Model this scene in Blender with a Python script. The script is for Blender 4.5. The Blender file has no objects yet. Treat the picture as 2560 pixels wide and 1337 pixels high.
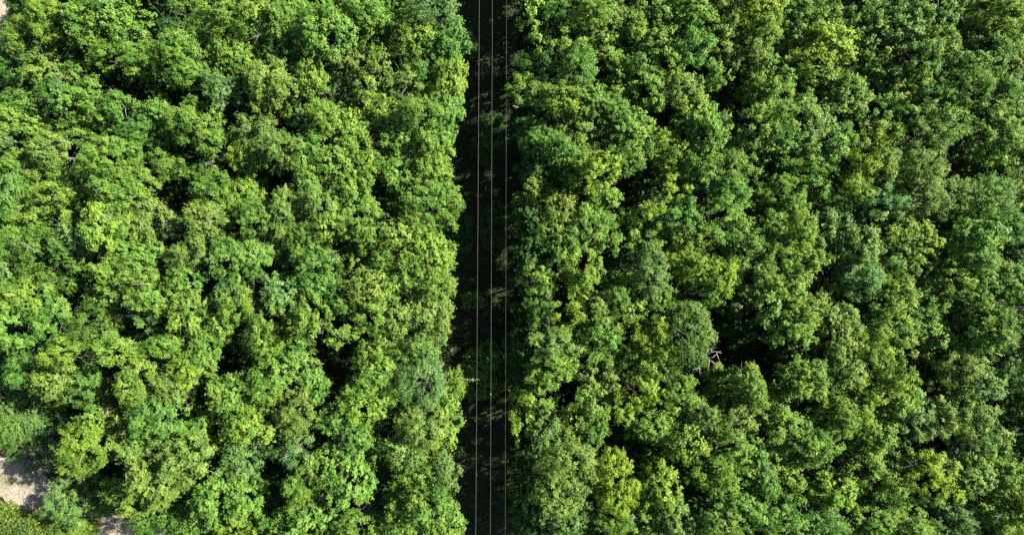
import bpy, math, random
import numpy as np
from mathutils import Vector

SC = bpy.context.scene
COL = SC.collection
F = 2560 * 24.0 / 36.0        # focal length in photo pixels
H = 66.0                      # camera height over the ground (m)
rnd = random.Random(7)
AZ, EL = math.radians(19), math.radians(39)   # sun

def at(px, py, z=0.0):
    k = (H - z) / F
    return Vector(((px - 1280) * k, (668.5 - py) * k, z))

# ------------------------------------------------------------------ helpers
def prop(o, label=None, cat=None, group=None, kind=None):
    if label: o['label'] = label
    if cat: o['category'] = cat
    if group: o['group'] = group
    if kind: o['kind'] = kind
    return o

def mesh_from(name, v, f, mat, tint=None, smooth=False):
    me = bpy.data.meshes.new(name)
    v = np.asarray(v, dtype=np.float32)
    if isinstance(f, np.ndarray):
        n = len(f); k = f.shape[1]
        me.vertices.add(len(v)); me.vertices.foreach_set('co', v.ravel())
        me.loops.add(n * k); me.loops.foreach_set('vertex_index', f.astype(np.int32).ravel())
        me.polygons.add(n)
        me.polygons.foreach_set('loop_start', np.arange(0, n * k, k, dtype=np.int32))
        me.update(calc_edges=True)
    else:
        me.from_pydata([tuple(map(float, p)) for p in v], [], f)
        me.update()
    if tint is not None:
        a = me.attributes.new('tint', 'FLOAT', 'FACE')
        a.data.foreach_set('value', np.asarray(tint, dtype=np.float32))
    if smooth:
        me.polygons.foreach_set('use_smooth', np.ones(len(me.polygons), dtype=bool))
    if mat: me.materials.append(mat)
    me.validate()
    return me

def link(name, me, parent=None, loc=None):
    o = bpy.data.objects.new(name, me)
    COL.objects.link(o)
    if parent is not None: o.parent = parent
    if loc is not None: o.location = loc
    return o

class TB:
    """collects tapered tubes into one mesh"""
    def __init__(s): s.v = []; s.f = []
    def tube(s, pts, r0, r1, n=6, cap=True):
        pts = [Vector(p) for p in pts]
        base = len(s.v); m = len(pts)
        for i, p in enumerate(pts):
            d = (pts[min(i + 1, m - 1)] - pts[max(i - 1, 0)])
            if d.length < 1e-6: d = Vector((0, 0, 1))
            d.normalize()
            a = d.cross(Vector((0.31, 0.17, 0.93)))
            if a.length < 1e-3: a = d.cross(Vector((1, 0, 0)))
            a.normalize(); b = d.cross(a)
            r = r0 + (r1 - r0) * i / max(m - 1, 1)
            for k in range(n):
                t = 2 * math.pi * k / n
                s.v.append(tuple(p + a * (r * math.cos(t)) + b * (r * math.sin(t))))
        for i in range(m - 1):
            for k in range(n):
                k2 = (k + 1) % n
                s.f.append((base + i * n + k, base + i * n + k2, base + (i + 1) * n + k2, base + (i + 1) * n + k))
        if cap:
            s.f.append(tuple(base + k for k in reversed(range(n))))
            s.f.append(tuple(base + (m - 1) * n + k for k in range(n)))

# ------------------------------------------------------------------ materials
def newmat(name):
    m = bpy.data.materials.new(name); m.use_nodes = True
    nt = m.node_tree; nt.nodes.clear()
    return m, nt, nt.nodes, nt.links

def leaf_mat(name, spec=0.16, trans=0.17, rough=0.5):
    m, nt, N, L = newmat(name)
    out = N.new('ShaderNodeOutputMaterial')
    oi = N.new('ShaderNodeObjectInfo')
    at_ = N.new('ShaderNodeAttribute'); at_.attribute_name = 'tint'
    hsv = N.new('ShaderNodeHueSaturation')
    mr = N.new('ShaderNodeMapRange'); mr.inputs['To Min'].default_value = 0.524; mr.inputs['To Max'].default_value = 0.470
    mv = N.new('ShaderNodeMapRange'); mv.inputs['To Min'].default_value = 0.62; mv.inputs['To Max'].default_value = 1.38
    L.new(at_.outputs['Fac'], mr.inputs['Value']); L.new(at_.outputs['Fac'], mv.inputs['Value'])
    L.new(mr.outputs[0], hsv.inputs['Hue']); L.new(mv.outputs[0], hsv.inputs['Value'])
    L.new(oi.outputs['Color'], hsv.inputs['Color'])
    p = N.new('ShaderNodeBsdfPrincipled')
    p.inputs['Roughness'].default_value = rough
    p.inputs['Specular IOR Level'].default_value = spec
    L.new(hsv.outputs[0], p.inputs['Base Color'])
    t = N.new('ShaderNodeBsdfTranslucent')
    mul = N.new('ShaderNodeMix'); mul.data_type = 'RGBA'; mul.blend_type = 'MULTIPLY'
    mul.inputs['Factor'].default_value = 1.0
    mul.inputs['B'].default_value = (1.25, 1.1, 0.35, 1)
    L.new(hsv.outputs[0], mul.inputs['A']); L.new(mul.outputs['Result'], t.inputs['Color'])
    mx = N.new('ShaderNodeMixShader'); mx.inputs[0].default_value = trans
    L.new(p.outputs[0], mx.inputs[1]); L.new(t.outputs[0], mx.inputs[2])
    L.new(mx.outputs[0], out.inputs[0])
    return m

def noise_mat(name, stops, scale=1.0, detail=8, rough=0.9, bump=0.3, scale2=None, dist=0.6):
    m, nt, N, L = newmat(name)
    out = N.new('ShaderNodeOutputMaterial'); p = N.new('ShaderNodeBsdfPrincipled')
    p.inputs['Roughness'].default_value = rough; p.inputs['Specular IOR Level'].default_value = 0.2
    tc = N.new('ShaderNodeTexCoord')
    n1 = N.new('ShaderNodeTexNoise'); n1.inputs['Scale'].default_value = scale; n1.inputs['Detail'].default_value = detail
    n1.inputs['Distortion'].default_value = dist
    n1.inputs['Roughness'].default_value = 0.65
    L.new(tc.outputs['Object'], n1.inputs['Vector'])
    r = N.new('ShaderNodeValToRGB')
    e = r.color_ramp.elements
    while len(e) < len(stops): e.new(0.5)
    for i, (pos, c) in enumerate(stops):
        e[i].position = pos; e[i].color = (*c, 1)
    L.new(n1.outputs['Fac'], r.inputs[0])
    col = r.outputs[0]
    n2 = N.new('ShaderNodeTexNoise'); n2.inputs['Scale'].default_value = scale2 or scale * 9; n2.inputs['Detail'].default_value = 6
    L.new(tc.outputs['Object'], n2.inputs['Vector'])
    mv = N.new('ShaderNodeMapRange'); mv.inputs['From Min'].default_value = 0.3; mv.inputs['From Max'].default_value = 0.7
    mv.inputs['To Min'].default_value = 0.6; mv.inputs['To Max'].default_value = 1.3
    L.new(n2.outputs['Fac'], mv.inputs['Value'])
    h = N.new('ShaderNodeHueSaturation'); L.new(col, h.inputs['Color']); L.new(mv.outputs[0], h.inputs['Value'])
    L.new(h.outputs[0], p.inputs['Base Color'])
    b = N.new('ShaderNodeBump'); b.inputs['Strength'].default_value = bump; b.inputs['Distance'].default_value = 0.08
    L.new(n2.outputs['Fac'], b.inputs['Height']); L.new(b.outputs[0], p.inputs['Normal'])
    L.new(p.outputs[0], out.inputs[0])
    return m

M_LEAF = leaf_mat('leaf')
M_GRASS = leaf_mat('grass_blade', spec=0.2, trans=0.25, rough=0.6)
M_BARK = noise_mat('bark', [(0.3, (0.10, 0.085, 0.07)), (0.7, (0.22, 0.2, 0.17))], 6, bump=0.6)
M_DEAD = noise_mat('bleached_wood', [(0.3, (0.27, 0.245, 0.22)), (0.7, (0.42, 0.39, 0.36))], 8, bump=0.3)
M_DEADG = noise_mat('grey_twig', [(0.3, (0.17, 0.15, 0.135)), (0.7, (0.29, 0.265, 0.24))], 8, bump=0.3)
M_DEADB = noise_mat('brown_twig', [(0.3, (0.18, 0.125, 0.09)), (0.7, (0.31, 0.23, 0.185))], 8, bump=0.3)
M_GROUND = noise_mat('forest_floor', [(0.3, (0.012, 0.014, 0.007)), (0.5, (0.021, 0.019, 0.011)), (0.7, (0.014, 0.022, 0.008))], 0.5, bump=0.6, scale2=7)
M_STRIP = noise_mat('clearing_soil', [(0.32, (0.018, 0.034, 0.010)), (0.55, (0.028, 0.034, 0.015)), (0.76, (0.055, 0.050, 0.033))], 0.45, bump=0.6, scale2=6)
M_TRACK = noise_mat('pale_track', [(0.30, (0.17, 0.19, 0.08)), (0.40, (0.27, 0.23, 0.16)), (0.55, (0.36, 0.31, 0.24)), (0.75, (0.43, 0.38, 0.31))], 0.8, bump=0.6, scale2=5)
M_WIRE = noise_mat('weathered_conductor', [(0.3, (0.14, 0.118, 0.11)), (0.7, (0.22, 0.19, 0.175))], 3, rough=0.5, bump=0.0)
M_CLAMP = noise_mat('clamp_metal', [(0.3, (0.2, 0.2, 0.2)), (0.7, (0.28, 0.28, 0.28))], 3, rough=0.4, bump=0.0)
M_STONE = noise_mat('pale_stone', [(0.3, (0.40, 0.36, 0.32)), (0.7, (0.58, 0.54, 0.49))], 5, bump=0.4)

# ------------------------------------------------------------------ leaves
def leaves(P, D, Nn, ln, wd, rs, fold=0.12):
    """P positions, D leaf directions, Nn normals, ln/wd sizes -> verts, faces (kites)"""
    D = D - Nn * np.sum(D * Nn, axis=1, keepdims=True)
    D /= np.linalg.norm(D, axis=1, keepdims=True) + 1e-9
    S = np.cross(Nn, D)
    ln = ln[:, None]; wd = wd[:, None]
    a = P - D * ln * 0.5
    b = P + S * wd * 0.5 + Nn * wd * fold
    c = P + D * ln * 0.5
    d = P - S * wd * 0.5 + Nn * wd * fold
    V = np.stack([a, b, c, d], axis=1).reshape(-1, 3)
    Fc = np.arange(len(P) * 4).reshape(-1, 4)
    return V, Fc

def unit(a): return a / (np.linalg.norm(a, axis=-1, keepdims=True) + 1e-9)

def crown_mesh(name, seed, R, kind):
    """crown of radius about R (m) round the origin: boughs > sprays > leaves"""
    rs = np.random.RandomState(seed)
    vz = 1.42
    if kind == 'fine':
        lob_r, n_lob, spr_r, per, ls, spread = 0.62, int(9.0 * R * R), 0.17, 12, 0.115, (0.74, 0.98)
    elif kind == 'open':
        lob_r, n_lob, spr_r, per, ls, spread = 0.48, int(7.4 * R * R), 0.22, 21, 0.148, (0.45, 1.08)
    else:
        lob_r, n_lob, spr_r, per, ls, spread = 0.56, int(8.5 * R * R), 0.21, 20, 0.15, (0.60, 1.0)
    n_lob = max(n_lob, 9)
    lk = (0.72, 0.86, 1.0, 0.92)[seed % 4]; ls *= lk; per = int(per * 1.12 / lk ** 1.5)
    # outline of the crown: a few bulges so that it is never a ball
    ph = rs.rand(4) * 6.28; am = rs.rand(4) * np.array([0.16, 0.13, 0.10, 0.08])
    def bulge(az): return 1 + sum(am[k] * np.sin((k + 2) * az + ph[k]) for k in range(4))
    # bough centres spread by rejection
    C = []
    tries = 0
    while len(C) < n_lob and tries < 6000:
        tries += 1
        z = rs.uniform(-0.45, 1.0) ; az = rs.rand() * 6.2832
        q = math.sqrt(max(0, 1 - z * z)) ; rr = rs.uniform(*spread)
        c = np.array([q * math.cos(az), q * math.sin(az), z * vz]) * (R - 0.45 * lob_r) * rr
        c[:2] *= bulge(az)
        dmin = lob_r * (0.95 - 0.45 * tries / 6000)
        if all(np.linalg.norm(c - e) > dmin for e in C): C.append(c)
    C = np.array(C)
    P_, D_, N_, L_, T_ = [], [], [], [], []
    for c in C:
        out = unit(c * np.array([1, 1, 0.8]) + np.array([0, 0, 0.35 * R]))
        lr = lob_r * rs.uniform(0.75, 1.25)
        ns = int(13 * (lr / 0.56) ** 2 * (1.35 if kind == 'fine' else 1.0))
        sd = unit(rs.normal(size=(ns, 3)) + out * 0.9)
        sp = c + sd * lr * rs.uniform(0.55, 1.05, size=(ns, 1)) * np.array([1, 1, 0.8])
        lob_t = rs.normal(0.5, 0.15)
        for s, dv in zip(sp, sd):
            n = max(4, int(rs.normal(per, 3)))
            sdir = unit(dv + out * 0.5 + rs.normal(size=3) * 0.4)
            along = rs.uniform(-1, 1, size=(n, 1))
            p = s + sdir * along * spr_r * 1.1 + rs.normal(size=(n, 3)) * spr_r * 0.34
            nn = unit(np.array([0.12, 0.03, 0.7]) + dv * 0.8 + rs.normal(size=(n, 3)) * 0.34)
            dd = sdir + rs.normal(size=(n, 3)) * 0.8
            P_.append(p); D_.append(dd); N_.append(nn)
            L_.append(ls * rs.uniform(0.7, 1.35, size=n))
            tip = 0.16 * np.clip(np.dot(dv, out), 0, 1)
            T_.append(np.clip(lob_t + rs.normal(0, 0.13) + tip - 0.06 + rs.normal(0, 0.12, size=n), 0, 1))
    P = np.concatenate(P_); D = np.concatenate(D_); Nn = np.concatenate(N_); Ls = np.concatenate(L_); T = np.concatenate(T_)
    V, Fc = leaves(P, D, Nn, Ls, Ls * rs.uniform(0.6, 0.85, size=len(Ls)), rs)
    return mesh_from(name, V, Fc, M_LEAF, T)

SIZES = (1.25, 1.8, 2.45)
PROTO = {}
for ki, kind in enumerate(('round', 'fine', 'open')):
    for si, R in enumerate(SIZES):
        PROTO[kind, si] = [crown_mesh('crown_leaves', 100 * ki + 12 * si + v, R, kind) for v in range(4)]

def trunk_mesh(seed):
    r = random.Random(seed); tb = TB()
    top = Vector((r.uniform(-.3, .3), r.uniform(-.3, .3), 7.6))
    pts = [Vector((0, 0, -0.15)), Vector((r.uniform(-.1, .1), r.uniform(-.1, .1), 2.2)), Vector((r.uniform(-.25, .25), r.uniform(-.25, .25), 4.8)), top]
    tb.tube(pts, 0.17, 0.05, 8)
    for i in range(7):
        z = 3.9 + i * 0.5; a = i * 2.4 + r.uniform(-.4, .4)
        k = (z - 2.2) / 5.4
        s = pts[1].lerp(top, k)
        l = r.uniform(0.9, 1.5)
        e = s + Vector((math.cos(a) * l, math.sin(a) * l, r.uniform(.5, 1.0)))
        mid = s.lerp(e, .5) + Vector((0, 0, -0.1))
        tb.tube([s, mid, e], 0.06, 0.02, 5)
        for j in range(2):
            e2 = e + Vector((math.cos(a + (j - .5)) * .6, math.sin(a + (j - .5)) * .6, .3))
            tb.tube([mid.lerp(e, .6), e2], 0.025, 0.01, 4)
    return mesh_from('trunk_wood', tb.v, tb.f, M_BARK, smooth=True)
TRUNKS = [trunk_mesh(i) for i in range(4)]

# ------------------------------------------------------------------ the trees, read off the photo: x y rx ry colour dheight kind
TREES = """
82 22 46 46 D -2.5
125 45 36 55 Y .2
275 70 100 85 L 1
300 140 70 45 L .4
85 110 66 60 L .3
30 175 48 42 G -.5
115 185 50 45 O 0
205 190 36 30 G -1.4
215 122 36 30 D -1.8
255 170 36 26 D -2.2
450 120 50 45 L .2
370 152 52 40 L 0
480 188 55 42 L 0
530 150 40 45 O 0
545 40 82 50 L 1.2
585 130 50 60 L .3
555 225 48 42 B -.2
220 255 62 50 L .2
150 240 42 36 G 0
310 280 56 42 G 0 f
250 292 45 34 L -.3
50 265 62 40 G 0
75 312 66 45 L .2
20 335 42 42 B -.2
185 340 52 40 L 0
120 378 50 40 O 0
400 288 42 42 G 0
380 342 62 45 G -.2
500 310 70 60 L .4
540 368 40 35 G 0
275 400 70 55 L .6
60 420 52 42 L .2
330 450 56 46 L .3
412 410 40 34 G -.5
120 455 60 45 L 0
500 425 36 26 G -1
635 45 38 46 L .3
700 55 38 50 L .4
600 150 48 56 L .2
815 80 75 72 L 1.1
758 50 40 42 G .3
770 132 36 40 G 0
905 30 60 45 L .4
962 45 56 46 G .3
1085 25 62 46 B .1 f
930 105 42 42 G -.2
1040 90 56 56 L .4
1115 112 56 62 G .4
1060 185 46 46 G .2 f
1125 200 42 60 L .2
1110 285 46 62 L .3
870 170 42 36 O -.2
950 165 36 40 O .1
925 228 36 42 O .1
1010 210 40 36 O .1
850 225 50 46 B -.7
780 195 38 52 L .1
690 215 66 66 O .7
635 195 40 42 L .1
745 288 36 36 G -.4
810 297 42 46 L .2
870 320 50 55 L .3
890 368 52 42 L .2
960 290 55 50 L .3
1050 285 64 56 L .3
1000 350 60 50 L .2
1080 372 48 56 L .2
1085 432 44 44 L .1
700 378 50 52 O .1
640 328 45 40 B -.3
770 370 42 36 G -.2
830 412 46 40 G -.1
625 390 42 56 Y .3
770 432 40 42 L .3
920 430 42 42 Y .3
990 430 42 42 L .3
15 492 32 52 G -.2
60 472 36 36 L .2
150 490 60 50 L .3
70 540 46 36 L .2
20 560 38 46 G .1 f
185 528 38 46 L .1
150 640 82 78 G .3 f
182 588 42 36 B 0
35 625 52 48 G .1 f
20 690 36 52 B 0 f
60 735 60 50 L .3
45 812 60 70 L .4
145 790 46 62 G .1
300 485 70 52 L .5
265 562 40 65 Y .5
322 565 42 62 L .3
388 560 50 70 O .2
345 635 62 36 L .1
280 690 46 46 L .2
348 690 46 42 L .2
268 752 46 32 G 0
375 738 50 46 L .2
400 792 46 40 B .1
235 820 60 56 G .2 f
155 880 42 32 Y .4
290 870 50 36 L .1
420 862 60 40 L .2
512 870 42 52 L .2
470 780 46 52 L .4
552 815 36 36 L .1
465 700 46 42 L .2
470 640 50 40 O -.1
515 608 50 40 O -.1
515 550 56 42 O 0
535 482 60 52 L .3
597 500 36 60 Y .3
570 640 46 52 G 0
582 740 46 62 B .1
620 490 45 58 Y .3
642 545 42 46 G .1
722 530 46 62 O .2
800 500 46 56 O .3
822 572 36 42 L .2
880 480 50 52 L .3
905 560 60 52 L .4
1075 500 88 72 L .4
1040 560 50 42 L .2
990 592 36 32 L .1
930 612 50 42 L .2
1070 640 66 62 L .3
1080 715 54 52 L .3
960 652 46 42 G 0
890 652 42 46 L .1
760 600 46 42 G 0
700 620 50 42 O .1
630 642 46 52 L .2
790 650 50 46 G .2
800 712 56 52 G .3
862 750 46 42 G 0
920 720 60 50 O .3
992 702 42 42 L .1
930 782 60 52 L .4
1000 790 55 60 O .3
1062 775 56 60 O .3
1092 800 40 46 O .1
702 732 46 46 B .2
770 790 50 60 L .5
660 800 50 56 L .4
672 860 60 50 Y .6
750 882 50 36 L .4
600 760 42 60 L .3
850 842 36 32 L -.4
945 892 56 46 L .3
1045 860 66 50 O .3
85 930 46 56 G .1
155 950 50 52 O .2
225 958 50 56 G .1
240 1042 36 46 L .2
220 1112 72 66 Y .5
200 1240 76 70 B -2
262 1246 46 42 B -2.4
312 1222 42 36 L -.4
336 1254 42 34 L -.6
340 960 50 60 L .2
400 1040 66 60 G .3
320 1062 36 52 O .1
350 1130 52 56 O .2
400 1195 70 66 O .3
470 1150 60 60 O .3
500 1080 56 60 L .4
430 962 50 46 O .1
482 915 60 46 Y .5
575 985 50 52 L .3
625 1062 60 52 Y .5
605 1150 56 52 B .2
400 1292 62 42 G -.6 f
480 1292 50 42 G -.4 f
550 1242 60 60 L .3
582 1312 50 36 L .2
700 920 62 52 L .5
782 962 42 42 G .1
740 1032 52 56 O .4
660 972 46 46 L .3
735 1122 56 42 B .2
610 1240 50 56 L .2
636 1312 40 32 L 0
760 1200 46 62 L .1
690 1230 44 42 D -3
830 1140 42 36 L -.2
880 1190 60 76 L .6
900 1092 52 50 G .1
850 1042 50 46 L .1
920 1000 70 60 L .4
950 935 60 50 L .4
1055 960 60 78 B .3 f
1055 1062 60 56 O .3
1108 1050 46 70 L .2
1130 965 26 44 Y -2.2 f
1000 1130 42 36 O 0
1062 1140 60 50 L .3
1112 1175 34 50 B 0
1052 1205 70 60 L .4
1072 1270 68 60 L .4
1010 1292 50 50 L .2
1115 1312 40 42 L .2
890 1312 60 36 L .2
772 1290 60 52 L .1
700 1312 42 36 L -.2
1340 40 42 42 L .1
1400 15 42 28 G -.2
1480 30 60 42 L .3
1530 62 46 42 O .4
1390 70 42 42 D -.9
1430 112 46 46 L .3
1360 118 32 36 L 0
1510 122 46 36 L .2
1640 62 60 60 L .4
1590 70 32 36 L .1
1730 22 52 36 G .1
1805 62 46 52 O .4
1802 112 42 38 O .2
1885 20 50 42 Y .4
1890 72 46 46 Y .3
1870 132 50 46 O .2
1735 122 42 42 G 0
1630 115 46 36 G .1
1670 160 42 46 Y .4
1440 170 52 52 G .2
1340 182 54 46 D -.6
1550 192 42 42 L .2
1600 168 36 36 G 0
1310 226 36 34 L -.6
1400 250 56 42 L .1
1470 252 46 42 G .1
1620 232 50 46 L .2
1690 222 50 50 O .2
1770 190 46 52 L .2
1530 270 50 42 L .2
1350 290 54 50 O -.1
1450 312 50 42 O .1
1560 312 60 50 L .3
1590 352 42 42 G .1
1730 290 50 46 L .3
1770 332 50 60 L .4
1400 372 50 46 G 0
1450 378 42 36 L .1
1650 360 50 42 Y .4
1690 402 56 56 Y .5
1560 392 46 46 G .1
1830 422 56 56 L .4
1890 312 50 50 L .3
1822 342 42 36 G -.4
1338 350 46 42 G -.7
1335 430 44 42 D -.9
1420 430 46 42 L .1
1490 432 60 50 Y .2
1760 430 42 42 G .1
1900 232 50 60 Y .3
1930 20 32 32 Y .3
1990 36 52 46 L .2
2060 42 46 46 G .2
1925 92 42 50 L .2
1985 92 56 46 L .3
2070 122 60 60 Y .4
2140 50 46 50 G .1
2030 152 50 36 Y .3
2185 82 42 42 B .1
2250 85 52 42 B .3
2260 25 60 42 G .2
2330 52 46 52 G .2
2395 45 46 46 G .2
2490 30 60 42 Y .4
2530 72 42 42 Y .3
2480 92 46 42 L .2
2335 112 50 46 L .4
2190 142 56 46 Y .3
2250 212 50 46 Y .4
2300 152 46 52 G .2
2190 192 42 42 G 0
2385 138 22 22 B -.3
2430 160 36 26 G .1
2470 130 56 46 G .2
2520 162 46 52 O .2
2550 110 32 52 G .1
2410 220 66 60 L .6 f
2330 232 46 42 G 0
2490 226 46 42 G .1
2540 222 32 42 D -.6
1932 172 46 36 L .1
2040 192 50 42 O .1
2110 232 50 56 L .4
1950 242 66 56 L .4
2010 312 60 56 O .4
2050 372 60 50 L .3
1960 342 46 42 G .1
2110 282 42 42 G .1
2200 276 46 42 G .1
2100 352 42 46 G .1
2180 342 56 46 Y .3
2180 406 42 42 Y .4
2222 412 36 36 B 0
2290 352 60 60 O .3 f
2360 312 50 46 L .3
2300 420 50 46 O .2 f
2280 282 42 36 G -.6
2470 290 60 50 L .4
2470 372 60 60 L .4
2525 302 36 42 L .2
2540 385 36 46 G .1
1985 430 56 46 L .2
1930 302 46 50 L .2
1935 372 42 42 G 0
1340 480 42 36 O -.2
1400 522 50 46 O .1
1510 490 36 36 L .1
1470 572 60 62 L .3
1375 562 46 50 G -.6
1335 560 42 50 D -1.1
1560 592 50 52 L .3
1630 542 50 46 Y .3
1700 542 42 42 G .1
1690 470 50 42 Y .3
1800 542 66 60 L .4
1820 472 46 42 G .2
1660 602 60 46 L .2
1740 592 50 42 L .2
1412 612 46 46 L 0
1450 682 56 60 Y .3
1352 702 46 50 L -.6
1335 630 42 46 D -1.1
1620 682 52 60 B .1
1730 662 66 50 V .4
1800 692 42 46 V .3
1860 612 60 60 L .3
1882 692 50 50 O .2
1545 735 46 56 L .2
1565 778 42 36 L .2
1660 762 46 42 L .2
1760 742 50 42 L .3
1500 772 36 36 O .1
1410 782 60 50 Y .2
1350 772 42 46 G -.6
1718 838 56 78 F .4 f
1625 852 52 60 V .5
1500 842 60 60 L .3
1390 862 60 50 O .1
1310 745 40 60 D -2.4
1310 862 40 66 D -2.4
1845 758 42 40 B -2.4
1912 762 36 42 L .1
1930 486 50 50 L .3
1978 506 46 46 L .3
2030 470 42 36 G .1
2090 512 42 46 G .1
2145 470 36 36 Y .2
2195 500 60 50 B .2
2290 486 56 50 O .2
2360 496 60 50 O .2 f
2460 496 60 56 G .3 f
2535 480 42 50 L .2
1935 576 46 46 L .2
1990 580 46 46 Y .2
2060 576 52 60 B .3
2145 620 46 56 B .2
2150 696 50 50 B .1
2090 696 46 66 O .2
2010 660 50 50 L .2
1940 662 46 50 L .2
1965 712 46 46 Y .2
2270 600 70 56 Y .4
2213 666 50 46 G .1
2300 642 46 46 L .2
2425 600 60 60 L .4
2435 648 50 42 L .2
2515 570 46 46 G .1
2380 696 56 46 L .3
2240 736 50 46 L .2
2320 742 56 46 G .2
2220 790 50 46 L .2
2290 792 50 50 G .1
2255 832 46 42 L .2
2320 840 42 42 L .2
2450 712 50 46 L .2
2510 702 50 56 L .3
2450 772 56 50 L .2
2505 816 60 56 L .3
2460 842 50 46 L .2
2545 772 32 50 G .1
2395 870 50 42 L .2
1957 746 50 42 G 0
1997 772 46 46 L .1
1985 826 60 50 L .3
2055 786 42 42 O .1
2095 832 56 66 O .4
2165 850 46 50 Y .3
2220 866 50 50 L .4
1930 822 50 46 G -.5
2155 786 46 46 D -.6
1390 906 60 42 L .1
1360 942 46 42 L -.3
1495 942 56 46 O .2
1480 996 46 56 L .2
1610 926 46 50 Y .3
1607 980 46 46 V .4
1545 1018 32 32 V .2
1700 980 50 46 Y .3
1625 1060 60 50 L .3
1705 1086 56 64 L .4
1308 1045 38 60 Y -.8
1345 1005 36 36 Y -.4
1370 1076 50 50 B 0
1430 1062 50 50 O .1
1480 1062 42 50 G .1
1425 1160 76 60 O .3 f
1400 1230 60 60 O .2
1420 1296 60 46 B .1
1540 1205 56 76 V .5
1535 1302 50 42 L .1
1647 1212 56 60 Y .5
1607 1302 50 42 L .2
1680 1290 50 50 B .2
1755 1030 50 46 O .2
1815 960 56 48 Y 0
1872 965 42 52 L 0
1825 1040 60 50 O .3
1900 1025 42 46 Y .3
1825 1116 70 60 L .4
1770 1190 50 46 Y .2
1840 1182 56 46 Y .3
1835 1250 60 50 G .2
1805 1312 60 42 L .2
1880 1286 50 50 L .2
1900 1190 42 60 G .2
1320 1205 42 70 D -1.6
1325 1285 42 50 D -1.6
1310 940 38 50 D -2.2
1585 1125 50 30 D -3.4
2008 942 60 52 L .4
1935 1012 46 60 Y .3
2115 920 42 42 O .2
2185 922 60 56 L .5
2240 940 36 50 Y .3
2170 990 60 46 Y .3
2235 996 50 50 L .3
2065 962 36 50 G .1
2090 1042 46 46 L .2
2122 1036 42 42 Y .2
2185 1072 50 46 L .2
2015 1100 70 56 L .4
1955 1066 42 42 L .1
2275 1052 50 56 B .2
2350 1046 50 50 O .2
2425 1066 60 60 O .4
2435 960 66 56 B .5
2390 916 50 46 O .2
2540 920 42 60 B .1
2170 1166 70 64 L .4
2320 1186 66 60 V .6
2245 1160 46 46 G .1
2080 1220 60 50 Y .3
1955 1190 60 60 L .2
1950 1286 60 50 L .2
2055 1310 50 36 G .1 f
2220 1242 50 46 G .1
2185 1302 50 42 L .1
2255 1304 56 42 L .2
2367 1298 70 56 B .3 f
2420 1186 60 56 O .3
2455 1126 46 50 Y .3
2470 1246 60 50 G .2
2525 1232 50 60 L .2
2550 1142 36 46 B .1
2525 1182 46 36 Y .2
2510 1302 56 46 L .1
2545 1288 40 50 Y .2
2530 1076 42 50 D -1
"""
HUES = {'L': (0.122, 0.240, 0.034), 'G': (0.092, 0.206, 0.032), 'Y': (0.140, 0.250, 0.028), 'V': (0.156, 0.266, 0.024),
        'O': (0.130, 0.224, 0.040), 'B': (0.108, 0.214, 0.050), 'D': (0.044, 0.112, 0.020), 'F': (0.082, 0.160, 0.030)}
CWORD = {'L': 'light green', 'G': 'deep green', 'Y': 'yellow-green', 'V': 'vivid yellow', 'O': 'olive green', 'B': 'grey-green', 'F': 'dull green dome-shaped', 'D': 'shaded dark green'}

rows = []
for ln in TREES.strip().splitlines():
    t = ln.split()
    rows.append([float(t[0]), float(t[1]), float(t[2]), float(t[3]), t[4], float(t[5]), t[6] if len(t) > 6 else ''])
# crowns that grow from one stem: join the closest like-coloured pairs into trees of two or three boughs
WANT = 292
groups = [[i] for i in range(len(rows))]
def gkey(g): return rows[g[0]][4]
def gdist(a, b):
    if gkey(a) != gkey(b) or len(a) + len(b) > 3: return 1e9
    if rows[a[0]][4] == 'L' and rows[a[0]][2] * rows[a[0]][3] > 4600: pass
    m = max(math.hypot(rows[i][0] - rows[j][0], rows[i][1] - rows[j][1]) for i in a for j in b)
    r = sum(rows[i][2] + rows[i][3] for i in a + b) / 4
    if abs(rows[a[0]][5] - rows[b[0]][5]) > 1.0: return 1e9
    if m > 150: return 1e9
    return m + 0.35 * r
while len(groups) > WANT:
    best = (1e9, None, None)
    for i in range(len(groups)):
        gi = groups[i]; xi, yi = rows[gi[0]][0], rows[gi[0]][1]
        for j in range(i + 1, len(groups)):
            gj = groups[j]
            if abs(rows[gj[0]][0] - xi) > 160 or abs(rows[gj[0]][1] - yi) > 160: continue
            d = gdist(gi, gj)
            if d < best[0]: best = (d, i, j)
    if best[1] is None: break
    groups[best[1]] = groups[best[1]] + groups.pop(best[2])
groups = [sorted(g, key=lambda i: -rows[i][2] * rows[i][3]) for g in groups]

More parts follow.
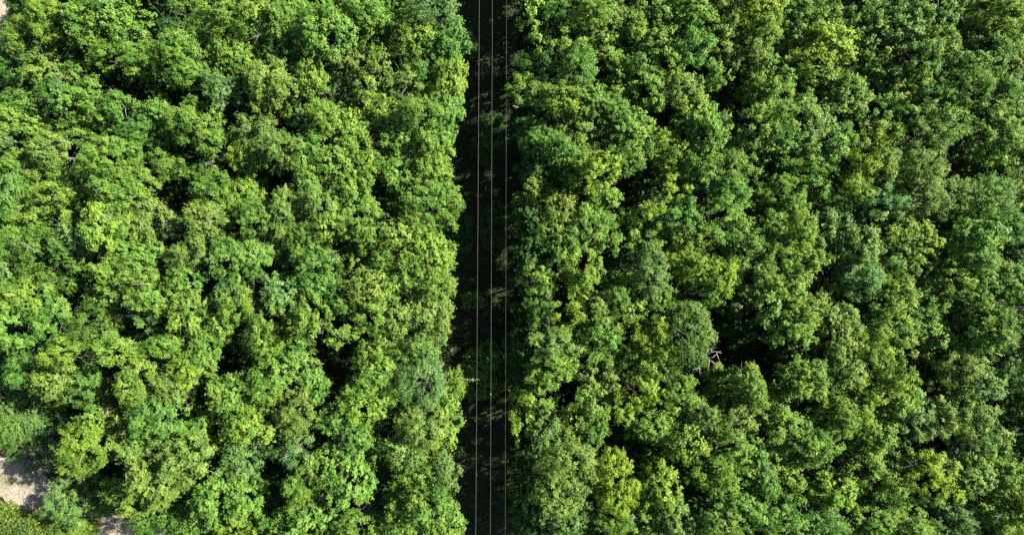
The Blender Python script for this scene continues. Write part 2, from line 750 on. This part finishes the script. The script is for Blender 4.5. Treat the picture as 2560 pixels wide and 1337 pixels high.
# labels: colour and habit first, then where the tree stands
ORD = ['first', 'second', 'third', 'fourth', 'fifth', 'sixth', 'seventh', 'eighth', 'ninth', 'tenth', 'eleventh', 'twelfth']
def cell(x, y):
    if x < 1230:
        w = 'left wood'; c = min(2, int(x // 392)); cw = ('outer strip', 'middle strip', 'wire-side strip')[c]
    else:
        w = 'right wood'; c = min(2, int((x - 1270) // 430)); c = max(c, 0); cw = ('wire-side strip', 'middle strip', 'outer strip')[c]
    r = min(3, int(y // 334))
    return w, cw, ('top', 'second', 'third', 'bottom')[r]
cells = {}
info = []
for g in groups:
    R0 = rows[g[0]]
    cx = sum(rows[i][0] for i in g) / len(g); cy = sum(rows[i][1] for i in g) / len(g)
    kind = {'f': 'fine', 's': 'open'}.get(R0[6])
    if kind is None:
        kind = 'round' if cx < 1230 else 'open'
        if cx > 1230 and rnd.random() < 0.45: kind = 'round'
        if cx < 1230 and rnd.random() < 0.15: kind = 'open'
    big = R0[2] * R0[3] > 3700
    look = ('fine-leaved ' if R0[6] == 'f' else '') + CWORD[R0[4]] + (' two-crowned' if len(g) == 2 else ' three-crowned' if len(g) == 3 else ' broad' if big else '')
    key = (look,) + cell(cx, cy)
    cells.setdefault(key, []).append((cy, len(info)))
    info.append((g, cx, cy, kind, look, key))
tree_label = {}
for key, v in cells.items():
    v.sort()
    for k, (_, i) in enumerate(v):
        look, w, cw, r = key
        if len(v) == 1:
            tree_label[i] = f"{look} tree, only such in {r} quarter of {w}'s {cw}"
        else:
            tree_label[i] = f"{look} tree, {ORD[k]} such down in {r} quarter of {w}'s {cw}"

def hue(code, r):
    c = HUES[code]
    k = r.uniform(0.9, 1.1); s = r.uniform(0.92, 1.08)
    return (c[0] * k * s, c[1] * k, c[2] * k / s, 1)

def place_crown(parent, name, row, kind, r, base, lift):
    x, y, rx, ry, code, dh, _ = row
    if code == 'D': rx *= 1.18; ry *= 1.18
    rm = math.sqrt(rx * ry) * 0.0343 * 1.02
    zc = max(1.3, 9.3 + dh * 1.6 + lift + r.uniform(-.3, .3) - 1.2 * rm)
    p = at(x, y, zc)
    k = (H - zc) / F * 1.03
    ax, ay = rx * k, ry * k
    si = min(range(3), key=lambda q: abs(SIZES[q] - rm))
    me = r.choice(PROTO[kind, si])
    o = bpy.data.objects.new(name, me); COL.objects.link(o); o.parent = parent
    o.location = p - base
    # quarter turns keep the stretch along the photo axes, a small angle breaks the repeat
    q = r.choice((0, 1, 2, 3))
    sx, sy = (ax, ay) if q % 2 == 0 else (ay, ax)
    o.scale = (sx / SIZES[si], sy / SIZES[si], rm / SIZES[si] * r.uniform(0.9, 1.15))
    o.rotation_euler = (r.uniform(-.12, .12), r.uniform(-.12, .12), q * math.pi / 2 + r.uniform(-.3, .3))
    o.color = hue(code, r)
    return o, p, rm

for i, (g, cx, cy, kind, look, key) in enumerate(info):
    r = random.Random(1000 + i)
    R0 = rows[g[0]]
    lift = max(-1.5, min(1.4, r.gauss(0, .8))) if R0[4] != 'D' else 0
    rm = math.sqrt(R0[2] * R0[3]) * 0.0343
    zc = max(1.3, 9.3 + R0[5] * 1.6 + lift - 1.2 * rm)
    base = at(R0[0], R0[1], zc); base.z = 0
    if len(g) > 1:
        b2 = at(cx, cy, zc); base = Vector(((base.x + b2.x) / 2, (base.y + b2.y) / 2, 0))
    root = bpy.data.objects.new('broadleaf_tree', None); COL.objects.link(root); root.location = base
    wood = 'left' if cx < 1230 else 'right'
    prop(root, tree_label[i], 'tree', f'broadleaf trees of the {wood} wood')
    t = bpy.data.objects.new('trunk', TRUNKS[i % 4]); COL.objects.link(t); t.parent = root
    t.rotation_euler = (0, 0, r.uniform(0, 6.28)); s = max(0.25, zc / 7.3); t.scale = (s, s, s)
    for n, k in enumerate(g):
        place_crown(root, 'crown' if n == 0 else 'side_crown', rows[k], kind, r, base, lift)

# ------------------------------------------------------------------ shrubs beside the track and under the wires
SHRUBS = [  # x y rx ry height hue label
 (15, 985, 48, 50, 2.6, 'B', 'grey-green feathery shrub at the left border above the pale track'),
 (22, 1065, 48, 52, 2.3, 'G', 'green shrub nearest the left border, right above the pale track'),
 (72, 1030, 52, 50, 2.6, 'B', 'greyish shrub in the middle of the thicket above the track'),
 (128, 1000, 36, 28, 2.2, 'Y', 'small yellow-green shrub at the top of the trackside thicket'),
 (115, 1050, 42, 40, 2.6, 'B', 'grey twiggy shrub at the shaded end of the trackside thicket'),
 (70, 1110, 48, 48, 2.3, 'B', 'pale grey-green shrub overhanging the upper edge of the track'),
 (108, 1140, 42, 44, 2.3, 'S', 'silvery grey shrub at the lowest corner of the trackside thicket'),
 (200, 1318, 40, 20, 1.3, 'Y', 'low yellow-green shrub between the two visible stretches of track'),
 (170, 1318, 38, 30, 1.2, 'L', 'low light green shrub on the grassy bank below the track'),
 (1208, 905, 46, 42, 1.9, 'G', 'dark green shrub under the wires, upper one of the pair'),
 (1200, 960, 42, 40, 1.9, 'G', 'dark green shrub under the wires, lower one of the pair'),
 (1240, 935, 36, 46, 1.7, 'D', 'dark shrub under the rightmost wire beside the paired shrubs'),
 (1182, 752, 22, 22, 1.0, 'G', 'small isolated green shrub beside the leftmost wire mid clearing'),
 (1225, 350, 40, 60, 1.1, 'D', 'wide low dark shrub under the middle wire in the upper clearing'),
 (1235, 570, 36, 60, 1.1, 'D', 'wide low dark shrub under the middle wire near mid clearing'),
 (1160, 105, 26, 40, 1.6, 'D', 'dark shrub at the clearing edge near the top of the photo'),
 (1155, 590, 26, 46, 1.0, 'D', 'low dark shrub in the notch of the left wood edge'),
]
HUES['S'] = (0.16, 0.185, 0.10)
for i, (x, y, rx, ry, h, c, lab) in enumerate(SHRUBS):
    r = random.Random(500 + i)
    rm = math.sqrt(rx * ry) * 0.0375
    zc = h * 0.45
    p = at(x, y, zc)
    root = bpy.data.objects.new('shrub', None); COL.objects.link(root); root.location = (p.x, p.y, 0)
    prop(root, lab, 'shrub', 'shrubs beside the track' if x < 400 else 'shrubs in the power line clearing')
    si = min(range(3), key=lambda q: abs(SIZES[q] - rm))
    o = bpy.data.objects.new('crown', r.choice(PROTO['fine', si])); COL.objects.link(o); o.parent = root
    k = (H - zc) / F * 1.08
    o.location = (0, 0, zc); o.scale = (rx * k / SIZES[si], ry * k / SIZES[si], h * 0.5 / SIZES[si])
    o.rotation_euler = (0, 0, r.choice((0, math.pi)) + r.uniform(-.3, .3)); o.color = hue(c, r)
    tb = TB()
    for j in range(5):
        a = j * 1.26 + r.uniform(-.3, .3); l = rm * r.uniform(.4, .7)
        tb.tube([(0, 0, -0.05), (math.cos(a) * l * .5, math.sin(a) * l * .5, h * .35), (math.cos(a) * l, math.sin(a) * l, h * .7)], .035, .012, 5)
    link('stem', mesh_from('stem_wood', tb.v, tb.f, M_BARK), root)

# ------------------------------------------------------------------ ground, track, clearing
def sheet(name, pts, z, mat, n_sub=0):
    me = mesh_from(name, [(p[0], p[1], z) for p in pts], [tuple(range(len(pts)))], mat)
    o = link(name, me); prop(o, kind='structure'); return o
S = 900
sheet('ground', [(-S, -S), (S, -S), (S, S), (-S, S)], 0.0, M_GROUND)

def ribbon(name, center, widths, z, mat, seed, jag=0.25):
    """a strip of ground with ragged sides along CENTER (metres)"""
    r = random.Random(seed); C = []
    for i in range(len(center) - 1):
        a, b = Vector(center[i]), Vector(center[i + 1]); n = max(2, int((b - a).length / 0.5))
        for k in range(n):
            C.append((a.lerp(b, k / n), widths[i] + (widths[i + 1] - widths[i]) * k / n))
    C.append((Vector(center[-1]), widths[-1]))
    v, f = [], []
    for i, (p, w) in enumerate(C):
        d = (C[min(i + 1, len(C) - 1)][0] - C[max(i - 1, 0)][0]).normalized(); s = Vector((-d.y, d.x))
        for q in (-1, -.34, .34, 1):
            j = r.uniform(-jag, jag) if abs(q) == 1 else 0
            e = p + s * (q * w / 2 + j)
            v.append((e.x, e.y, z))
        if i:
            for q in range(3): f.append(((i - 1) * 4 + q, (i - 1) * 4 + q + 1, i * 4 + q + 1, i * 4 + q))
    o = link(name, mesh_from(name, v, f, mat)); prop(o, kind='structure'); return o
g2 = lambda x, y: at(x, y, 0).xy
ribbon('track', [g2(60, -300), g2(20, -20), g2(5, 60), g2(-40, 180), g2(-170, 420), g2(-220, 700), g2(-160, 950), g2(-60, 1120), g2(25, 1192), g2(105, 1245), g2(190, 1292), g2(290, 1325), g2(420, 1372), g2(700, 1500)],
       [3.0, 2.6, 2.4, 2.4, 3.0, 3.4, 3.6, 4.1, 4.3, 3.9, 2.9, 2.8, 3.0, 3.0], 0.012, M_TRACK, 3, .22)
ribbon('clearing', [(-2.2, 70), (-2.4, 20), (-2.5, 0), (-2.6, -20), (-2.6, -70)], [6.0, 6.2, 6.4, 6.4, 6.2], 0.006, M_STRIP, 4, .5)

# undergrowth, grass: uncountable, one object each
def scatter_leaves(name, pos, size, hue_rgb, mat, seed, hmax, upright=0.3, slim=0.6):
    rs = np.random.RandomState(seed); n = len(pos)
    P = np.concatenate([pos, rs.uniform(0.03, 1, size=(n, 1)) ** 1.4 * hmax], axis=1)
    Nn = unit(np.array([0, 0, 1.0]) * (1 - upright) + rs.normal(size=(n, 3)) * (0.35 + upright))
    D = rs.normal(size=(n, 3)) + np.array([0, 0, 2.0 * upright])
    Ls = size * rs.uniform(0.6, 1.4, size=n)
    V, Fc = leaves(P, D, Nn, Ls, Ls * slim, rs)
    me = mesh_from(name, V, Fc, mat, np.clip(rs.normal(.5, .2, size=n), 0, 1))
    o = link(name, me); o.color = (*hue_rgb, 1); prop(o, kind='stuff'); return o
rs = np.random.RandomState(5)
def patchy(n, x0, x1, y0, y1, k, seed):
    r_ = np.random.RandomState(seed)
    c = np.stack([r_.uniform(x0, x1, k), r_.uniform(y0, y1, k)], 1)
    return c[r_.randint(0, k, n)] + r_.normal(size=(n, 2)) * r_.uniform(.3, .9, size=(n, 1))
wl = patchy(100000, -50, -6, -28, 28, 900, 1); wr = patchy(100000, 1.5, 50, -28, 28, 900, 2)
und = np.concatenate([wl, wr])
tr = np.array([g2(*q) for q in ((-60, 1120), (25, 1192), (105, 1245), (190, 1292), (290, 1325), (420, 1372), (5, 60), (20, -20), (-40, 180), (65, 1218), (150, 1270))])
d = np.min(np.stack([np.linalg.norm(und - q, axis=1) for q in tr]), axis=0)
scatter_leaves('undergrowth', und[d > 2.3], 0.36, (0.045, 0.10, 0.022), M_LEAF, 11, 1.0)
st = patchy(30000, -5.6, 2.2, -28, 28, 260, 3)
scatter_leaves('clearing_grass', st, 0.16, (0.075, 0.115, 0.03), M_GRASS, 12, 0.35, .5, .3)
# grassy bank below the track
bk = []
rb = np.random.RandomState(9)
while len(bk) < 16000:
    x = rb.uniform(-80, 240); y = rb.uniform(1236, 1420)
    edge = 1243 + max(0, x) * 0.36 + 6 * math.sin(x * .12) + 5 * math.sin(x * .31)
    if y > edge: bk.append(g2(x, y))
scatter_leaves('bank_grass', np.array(bk), 0.26, (0.165, 0.24, 0.04), M_GRASS, 13, 0.7, .45, .3)
tg = []
while len(tg) < 1500:
    a = rb.randint(0, 4); q = tr[[1, 2, 9, 10][a]] + rb.normal(size=2) * np.array([1.2, .9]); tg.append(q)
scatter_leaves('track_weeds', np.array(tg), 0.12, (0.15, 0.19, 0.05), M_GRASS, 14, 0.12, .4, .35)
# the wood goes on past the picture
far_v, far_f, far_t = [], [], []
off = 0
rf = random.Random(77)
spots = [(1345, -60), (1420, -75), (1500, -60), (1360, -150), (1450, -165), (1550, -140), (1380, -240), (1620, -80), (1700, -130), (1090, -70), (1010, -60)]  # unseen crowns, added mainly to shade the clearing's top end
for _ in range(150):
    side = rf.choice('RRRTB' if rf.random() < .8 else 'LTB')
    if side == 'R': x, y = rf.uniform(2610, 2900), rf.uniform(-250, 1590)
    elif side == 'T': x, y = rf.choice((rf.uniform(120, 1120), rf.uniform(1340, 2700))), rf.uniform(-260, -55)
    elif side == 'B': x, y = rf.choice((rf.uniform(640, 1110), rf.uniform(1350, 2700))), rf.uniform(1395, 1600)
    else: x, y = rf.uniform(-300, -70), rf.uniform(300, 900)
    if all(math.hypot(x - a, y - b) > 78 for a, b in spots): spots.append((x, y))
for x, y in spots:
    me = rf.choice(PROTO['round', 1] + PROTO['open', 1])
    n = len(me.vertices); a = np.empty(n * 3, dtype=np.float32); me.vertices.foreach_get('co', a); a = a.reshape(-1, 4, 3)
    tv = np.empty(len(me.polygons), dtype=np.float32); me.attributes['tint'].data.foreach_get('value', tv)
    sel = np.random.RandomState(int(x) + 1000).rand(len(a)) < .5
    a = a[sel]; m = a.mean(axis=1, keepdims=True); a = m + (a - m) * 1.4
    p = at(x, y, 7.0); s = rf.uniform(1.2, 1.45)
    a = a.reshape(-1, 3) * s + np.array([p.x, p.y, 7.2 + rf.uniform(-.4, .6)])
    far_v.append(a); far_f.append(np.arange(len(a)).reshape(-1, 4) + off); far_t.append(tv[sel]); off += len(a)
fo = link('surrounding_forest', mesh_from('surrounding_forest', np.concatenate(far_v), np.concatenate(far_f), M_LEAF, np.concatenate(far_t)))
fo.color = (*HUES['G'], 1); prop(fo, kind='stuff')

# ------------------------------------------------------------------ power lines
def wire(xt, xb, z, rad, label, wob):
    a = at(xt, 0, z); b = at(xb, 1337, z); d = b - a
    pts = []
    for i in range(41):
        t = -1.4 + 3.8 * i / 40
        p = a + d * t; p.z = z + 0.25 * ((t - .5) ** 2); pts.append(p)
    tb = TB(); tb.tube(pts, rad, rad, 8)
    me = mesh_from('conductor', tb.v, tb.f, M_WIRE, smooth=True)
    o = link('power_line', me); prop(o, label, 'power line', 'power lines over the clearing'); return o
wire(1198.5, 1189.5, 8.2, 0.0085, 'leftmost of the three overhead wires, nearest the left wood and thickest', 0)
wm = wire(1231, 1226, 8.2, 0.0075, 'middle of the three overhead wires, with a small pale clamp', 0)
wire(1266.5, 1263, 8.2, 0.005, 'rightmost and thinnest of the three overhead wires, partly in shade', 0)
tb = TB(); c = at(1227.2, 985, 8.2 + .25 * .06)
tb.tube([(c.x, c.y - .09, c.z + .01), (c.x, c.y, c.z + .01), (c.x, c.y + .09, c.z + .01)], .03, .03, 8)
tb.tube([(c.x - .07, c.y, c.z + .02), (c.x, c.y, c.z + .02)], .02, .02, 6)
link('clamp', mesh_from('clamp', tb.v, tb.f, M_CLAMP), wm)

# pale stone on the clearing edge
bpy.context.view_layer.update()
dg0 = bpy.context.evaluated_depsgraph_get()
SUNDIR = Vector((math.cos(AZ) * math.cos(EL), math.sin(AZ) * math.cos(EL), math.sin(EL)))
holes = []  # sunlit floor spots, darkened below by added sapling crowns
for iy in range(0, 1338, 14):
    for ix in range(0, 2561, 14):
        if 1080 < ix < 1300 or (ix < 420 and iy > 960) or (ix < 90 and iy < 150): continue
        d_ = (at(ix, iy, 0) - Vector((0, 0, H))).normalized()
        hit, loc, nrm, fi, ob, mw = SC.ray_cast(dg0, Vector((0, 0, H)), d_, distance=H * 2)
        if not hit or ob.name.split('.')[0] not in ('ground', 'undergrowth'): continue
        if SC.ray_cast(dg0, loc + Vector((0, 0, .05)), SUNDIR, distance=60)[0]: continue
        if all((loc.xy - q).length > 2.4 for q in holes): holes.append(loc.xy.copy())
hcell = {}
for i, q in enumerate(holes):
    px, py = q.x * F / H + 1280, 668.5 - q.y * F / H
    hcell.setdefault(cell(px, py), []).append((py, i))
for (wd, cw, rw), v in hcell.items():
    v.sort()
    for n, (_, i) in enumerate(v[:12]):
        r = random.Random(3000 + i); q = holes[i]
        root = bpy.data.objects.new('added_gap_sapling', None); COL.objects.link(root); root.location = (q.x, q.y, 0)
        nth = 'only' if len(v) == 1 else ORD[min(n, 11)] + ' down'
        prop(root, f"added dark sapling over sunlit gap, {nth} in {rw} quarter of {wd}'s {cw}", 'sapling', 'added saplings over sunlit gaps of the ' + wd)
        o = bpy.data.objects.new('crown', r.choice(PROTO['open', 0])); COL.objects.link(o); o.parent = root
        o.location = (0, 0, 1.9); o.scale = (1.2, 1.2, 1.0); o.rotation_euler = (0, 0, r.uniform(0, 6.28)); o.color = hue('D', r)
        t = bpy.data.objects.new('trunk', TRUNKS[i % 4]); COL.objects.link(t); t.parent = root; t.scale = (.3, .3, .3)
bpy.context.view_layer.update()
r = random.Random(4)
sv, sf = [], []
nu, nv = 10, 7
for j in range(nv + 1):
    for i in range(nu):
        t = math.pi * j / nv; a = 2 * math.pi * i / nu; k = r.uniform(.85, 1.12)
        sv.append((.17 * k * math.sin(t) * math.cos(a), .15 * k * math.sin(t) * math.sin(a), .12 * k * math.cos(t)))
for j in range(nv):
    for i in range(nu): sf.append((j * nu + i, j * nu + (i + 1) % nu, (j + 1) * nu + (i + 1) % nu, (j + 1) * nu + i))
so = link('stone', mesh_from('stone', sv, sf, M_STONE), None, at(1288, 677, 0.09))
prop(so, 'small pale stone at the edge of the shaded clearing', 'stone')

# ------------------------------------------------------------------ dead wood
def grow(tb, p, d, ln, rad, depth, r, bend=.25, kids=3):
    pts = [p]; n = 4
    for i in range(n):
        d = (d + Vector((r.gauss(0, bend), r.gauss(0, bend), r.gauss(0, bend * .5)))).normalized()
        pts.append(pts[-1] + d * ln / n)
    tb.tube(pts, rad, rad * .4, 5)
    if depth:
        for k in range(kids):
            q = pts[r.randint(1, n)]
            a = r.choice((-1, 1)) * r.uniform(.5, 1.1)
            nd = Vector((d.x * math.cos(a) - d.y * math.sin(a), d.x * math.sin(a) + d.y * math.cos(a), d.z + r.uniform(-.25, .35))).normalized()
            grow(tb, q, nd, ln * r.uniform(.35, .6), rad * .6, depth - 1, r, bend, max(2, kids - 1))

dg = bpy.context.evaluated_depsgraph_get()
CAMP = Vector((0, 0, H))
def on_top(x, y, lift=.12):
    """a point resting on whatever foliage stands at that spot"""
    dvec = (at(x, y, 0) - CAMP).normalized()
    hit, loc, *_ = SC.ray_cast(dg, CAMP, dvec, distance=H * 2)
    return (loc - dvec * lift) if hit else at(x, y, .1)

# x0 y0 x1 y1 thickness depth kids material fixed height, label
DEAD = [
 (275, 222, 326, 251, .05, 1, 2, 'w', None, 'long two-pronged bleached branch lying across the upper left crowns'),
 (562, 222, 530, 244, .045, 1, 3, 'w', None, 'crooked bleached branch forking over a grey-green crown at upper left'),
 (143, 350, 175, 361, .045, 0, 0, 'w', None, 'short bleached stick nearest the left border in the upper half'),
 (30, 425, 62, 432, .02, 2, 4, 'g', None, 'tangle of pale twigs by the left border, a third down'),
 (165, 180, 138, 212, .02, 2, 4, 'g', None, 'thin grey twigs between crowns just below the top left corner'),
 (505, 405, 540, 415, .03, 1, 4, 'w', None, 'greyish dead twigs beside a shadowed gap right of the long branch'),
 (528, 565, 527, 535, .02, 2, 4, 'g', None, 'upright spray of grey twigs standing in an olive crown'),
 (250, 535, 272, 548, .04, 1, 3, 'w', None, 'small white forked branch on top of the yellow-green tree'),
 (50, 608, 90, 620, .04, 1, 2, 'w', None, 'bleached branch near the left border at mid height'),
 (102, 710, 140, 705, .04, 1, 3, 'w', None, 'white branch lying flat on the fine-leaved crown near the left border'),
 (342, 660, 372, 670, .045, 1, 1, 'w', None, 'short white branch, upper of two lying above each other in mid left wood'),
 (324, 712, 370, 712, .045, 1, 1, 'w', None, 'straight white branch with a short side prong, lower of the two'),
 (405, 690, 405, 655, .018, 3, 4, 'g', None, 'bushy grey bundle of dead twigs right of the two white branches'),
 (285, 785, 325, 780, .035, 2, 3, 'g', None, 'forked grey bough with drooping twigs over a dark gap'),
 (316, 872, 342, 858, .04, 0, 0, 'w', None, 'single bent pale stick over a dark gap, lower left wood'),
 (262, 848, 264, 828, .035, 1, 1, 'w', None, 'tiny pale stub poking from the deep green fine-leaved crown'),
 (242, 1058, 276, 1028, .06, 1, 4, 'w', None, 'thick white dead bough over the shadow near the trackside thicket'),
 (198, 1158, 212, 1140, .035, 0, 0, 'w', None, 'pale twig inside the yellow-green tree beside the track'),
 (462, 1028, 468, 1008, .035, 1, 3, 'w', None, 'small white forked stub, upper of two in the lower left wood'),
 (360, 1128, 386, 1136, .018, 2, 4, 'g', None, 'fan of fine grey twigs on an olive crown near the bottom'),
 (520, 1175, 542, 1180, .035, 1, 3, 'w', None, 'small white forked branch at the edge of a gap near the bottom'),
 (702, 1146, 738, 1122, .055, 2, 2, 'w', None, 'large curved white branch on the grey-green crown near the bottom'),
 (760, 1286, 772, 1270, .035, 1, 1, 'w', None, 'short pale stub close to the bottom border of the left wood'),
 (908, 510, 920, 532, .02, 2, 3, 'g', None, 'dark grey twigs showing between light crowns near the clearing'),
 (858, 1102, 862, 1082, .018, 2, 4, 'g', None, 'grey twig bundle between crowns beside the bottom left gap'),
 (1840, 214, 1862, 195, .02, 3, 4, 'g', 5.5, 'grey dead twigs down in the upper gap of the right wood'),
 (2022, 255, 2036, 272, .018, 3, 4, 'b', None, 'brownish dead twigs between light crowns in the upper right wood'),
 (2535, 335, 2560, 320, .02, 3, 4, 'g', None, 'grey tangle of bare twigs at the right border'),
 (1575, 762, 1606, 782, .018, 3, 5, 'b', None, 'pinkish brown cluster of dead twigs above the vivid yellow tree'),
 (1812, 813, 1862, 812, .035, 0, 0, 'g', 4.5, 'thin straight grey pole lying in the big dark gap'),
 (2256, 878, 2306, 908, .03, 2, 3, 'g', 6.0, 'bare grey branches reaching across the dark gap at lower right'),
 (2268, 982, 2326, 992, .028, 2, 3, 'g', 5.0, 'slender bare branch at the lower rim of the lower right gap'),
 (1636, 1158, 1638, 1138, .045, 1, 2, 'w', None, 'pale broken stub just above a yellow-green crown near bottom centre'),
 (1566, 1305, 1590, 1298, .016, 3, 4, 'g', None, 'round nest-like ball of grey twigs at the bottom border'),
 (1698, 1210, 1745, 1315, .03, 1, 3, 'g', 3.5, 'long thin fallen branch in the narrow gap at the bottom'),
 (1818, 1062, 1845, 1058, .018, 2, 4, 'g', None, 'fine grey twigs in an olive crown below the big gap'),
 (430, 32, 490, 50, .03, 1, 2, 'g', 4.0, 'thin grey fallen stem in the dark gap along the top'),
 (460, 70, 385, 64, .03, 1, 2, 'g', 3.0, 'second grey fallen stem, lower and longer, in the top gap'),
]
GRP = 'dead wood caught in the canopy'
for i, (x0, y0, x1, y1, th, dep, kids, mt, z, lab) in enumerate(DEAD):
    r = random.Random(i * 13 + 5)
    if z is None:
        a = on_top(x0, y0); b = on_top(x1, y1)
        zz = max(a.z, b.z); a = at(x0, y0, zz); b = at(x1, y1, zz + .1)
    else:
        a = at(x0, y0, z); b = at(x1, y1, z + .3)
    tb = TB(); dv = b - a
    grow(tb, Vector((0, 0, 0)), dv.normalized(), dv.length * 1.06, th * .75, dep, r, .14 if mt == 'w' else .22, kids)
    me = mesh_from('dead_wood', tb.v, tb.f, {'w': M_DEAD, 'g': M_DEADG, 'b': M_DEADB}[mt], smooth=True)
    o = link('dead_branch', me, None, a); prop(o, lab, 'dead branch', GRP)

# the big bare limb at the rim of the dark gap: traced fork by fork
root = bpy.data.objects.new('bare_limb', None); COL.objects.link(root); zz = 9.7
b0 = at(1752, 880, zz); root.location = b0
prop(root, 'large bleached limb with many knobbly forks beside the big dark gap', 'dead branch')
LIMB = [[(1744, 872, -.6), (1760, 884, 0), (1768, 893, .2), (1776, 902, .3), (1790, 910, .5)],
        [(1755, 880, 0), (1756, 902, .2), (1748, 920, .4), (1733, 922, .6)], [(1748, 920, .4), (1750, 933, .7)],
        [(1746, 880, 0), (1746, 902, .5)], [(1766, 890, .2), (1776, 880, .3), (1790, 878, .5), (1802, 882, .6)],
        [(1776, 880, .3), (1782, 872, .5), (1788, 868, .7)], [(1774, 900, .3), (1770, 922, .6)], [(1770, 895, .3), (1782, 893, .5), (1790, 886, .6)],
        [(1772, 898, .2), (1784, 905, .5)], [(1790, 878, .5), (1797, 898, .6)], [(1760, 884, .1), (1770, 872, .4)], [(1780, 880, .3), (1776, 870, .6)], [(1790, 878, .4), (1800, 878, .8)]]
for n, path in enumerate(LIMB):
    tb = TB(); tb.tube([at(x, y, zz + dz) - b0 for x, y, dz in path], .05 if n == 0 else .04, .016, 6)
    e = path[-1]; p = at(e[0], e[1], zz + e[2]) - b0
    tb.tube([p, p + Vector((.06, -.03, .05))], .03, .015, 5)
    link('fork', mesh_from('fork_wood', tb.v, tb.f, M_DEAD, smooth=True), root)

# reddish sprig at the right edge of the clearing, twig hanging by the left wire
def sprig(name, x, y, z, rad, n, col, label, cat, seed, stretch=(1, 1, .6)):
    rs_ = np.random.RandomState(seed)
    root = bpy.data.objects.new(name, None); COL.objects.link(root); p = at(x, y, z); root.location = p
    prop(root, label, cat)
    P = rs_.normal(size=(n, 3)) * rad * .5 * np.array(stretch)
    Nn = unit(np.array([.3, 0, 1.]) + rs_.normal(size=(n, 3)) * .4)
    Ls = .15 * rs_.uniform(.7, 1.3, size=n)
    V, Fc = leaves(P, rs_.normal(size=(n, 3)), Nn, Ls, Ls * .7, rs_)
    o = link('leaf_cluster', mesh_from('sprig_leaves', V, Fc, M_LEAF, np.clip(rs_.normal(.5, .15, size=n), 0, 1)), root); o.color = (*col, 1)
    tb = TB()
    tb.tube([(-rad * stretch[0], 0, -.2), (0, 0, -.05), (rad * .8 * stretch[0], .05, 0)], .02, .008, 5)
    link('twig', mesh_from('sprig_twig', tb.v, tb.f, M_BARK), root)
sprig('leafy_sprig', 1291, 264, 8.6, .24, 16, (0.30, 0.17, 0.12), 'pinkish red leaf sprig at the right edge of the clearing', 'sprig', 3)
sprig('leafy_sprig', 1178, 949, 6.6, .5, 46, (0.14, 0.19, 0.07), 'thin leafy twig reaching under the leftmost wire above the shrubs', 'sprig', 4, (1.1, .22, .2))

# ------------------------------------------------------------------ light, sky, camera
w = bpy.data.worlds.new('World'); SC.world = w; w.use_nodes = True
nt = w.node_tree; bg = nt.nodes['Background']
sky = nt.nodes.new('ShaderNodeTexSky'); sky.sky_type = 'NISHITA'; sky.sun_disc = False
sky.sun_elevation = EL; sky.sun_rotation = math.pi / 2 - AZ
nt.links.new(sky.outputs[0], bg.inputs[0]); bg.inputs[1].default_value = 0.05
sun = bpy.data.lights.new('sun', 'SUN'); sun.energy = 5.0; sun.angle = math.radians(.5); sun.color = (1, .95, .86)
so = bpy.data.objects.new('sun', sun); COL.objects.link(so)
sd = Vector((math.cos(AZ) * math.cos(EL), math.sin(AZ) * math.cos(EL), math.sin(EL)))
so.rotation_euler = (-sd).to_track_quat('-Z', 'Y').to_euler(); so.location = sd * 100
cam = bpy.data.cameras.new('camera'); cam.lens = 24; cam.sensor_width = 36; cam.clip_end = 2000; cam.clip_start = .5
co = bpy.data.objects.new('camera', cam); COL.objects.link(co); co.location = (0, 0, H); co.rotation_euler = (0, 0, 0)
SC.camera = co
vs = SC.view_settings; vs.view_transform = 'Standard'; vs.look = 'None'; vs.gamma = 1; vs.exposure = 1.48
SC.render.engine = 'CYCLES'
cy = SC.cycles
cy.max_bounces = 5; cy.diffuse_bounces = 1; cy.glossy_bounces = 2; cy.transmission_bounces = 3
cy.use_denoising = False
SC.render.filter_size = 1.1
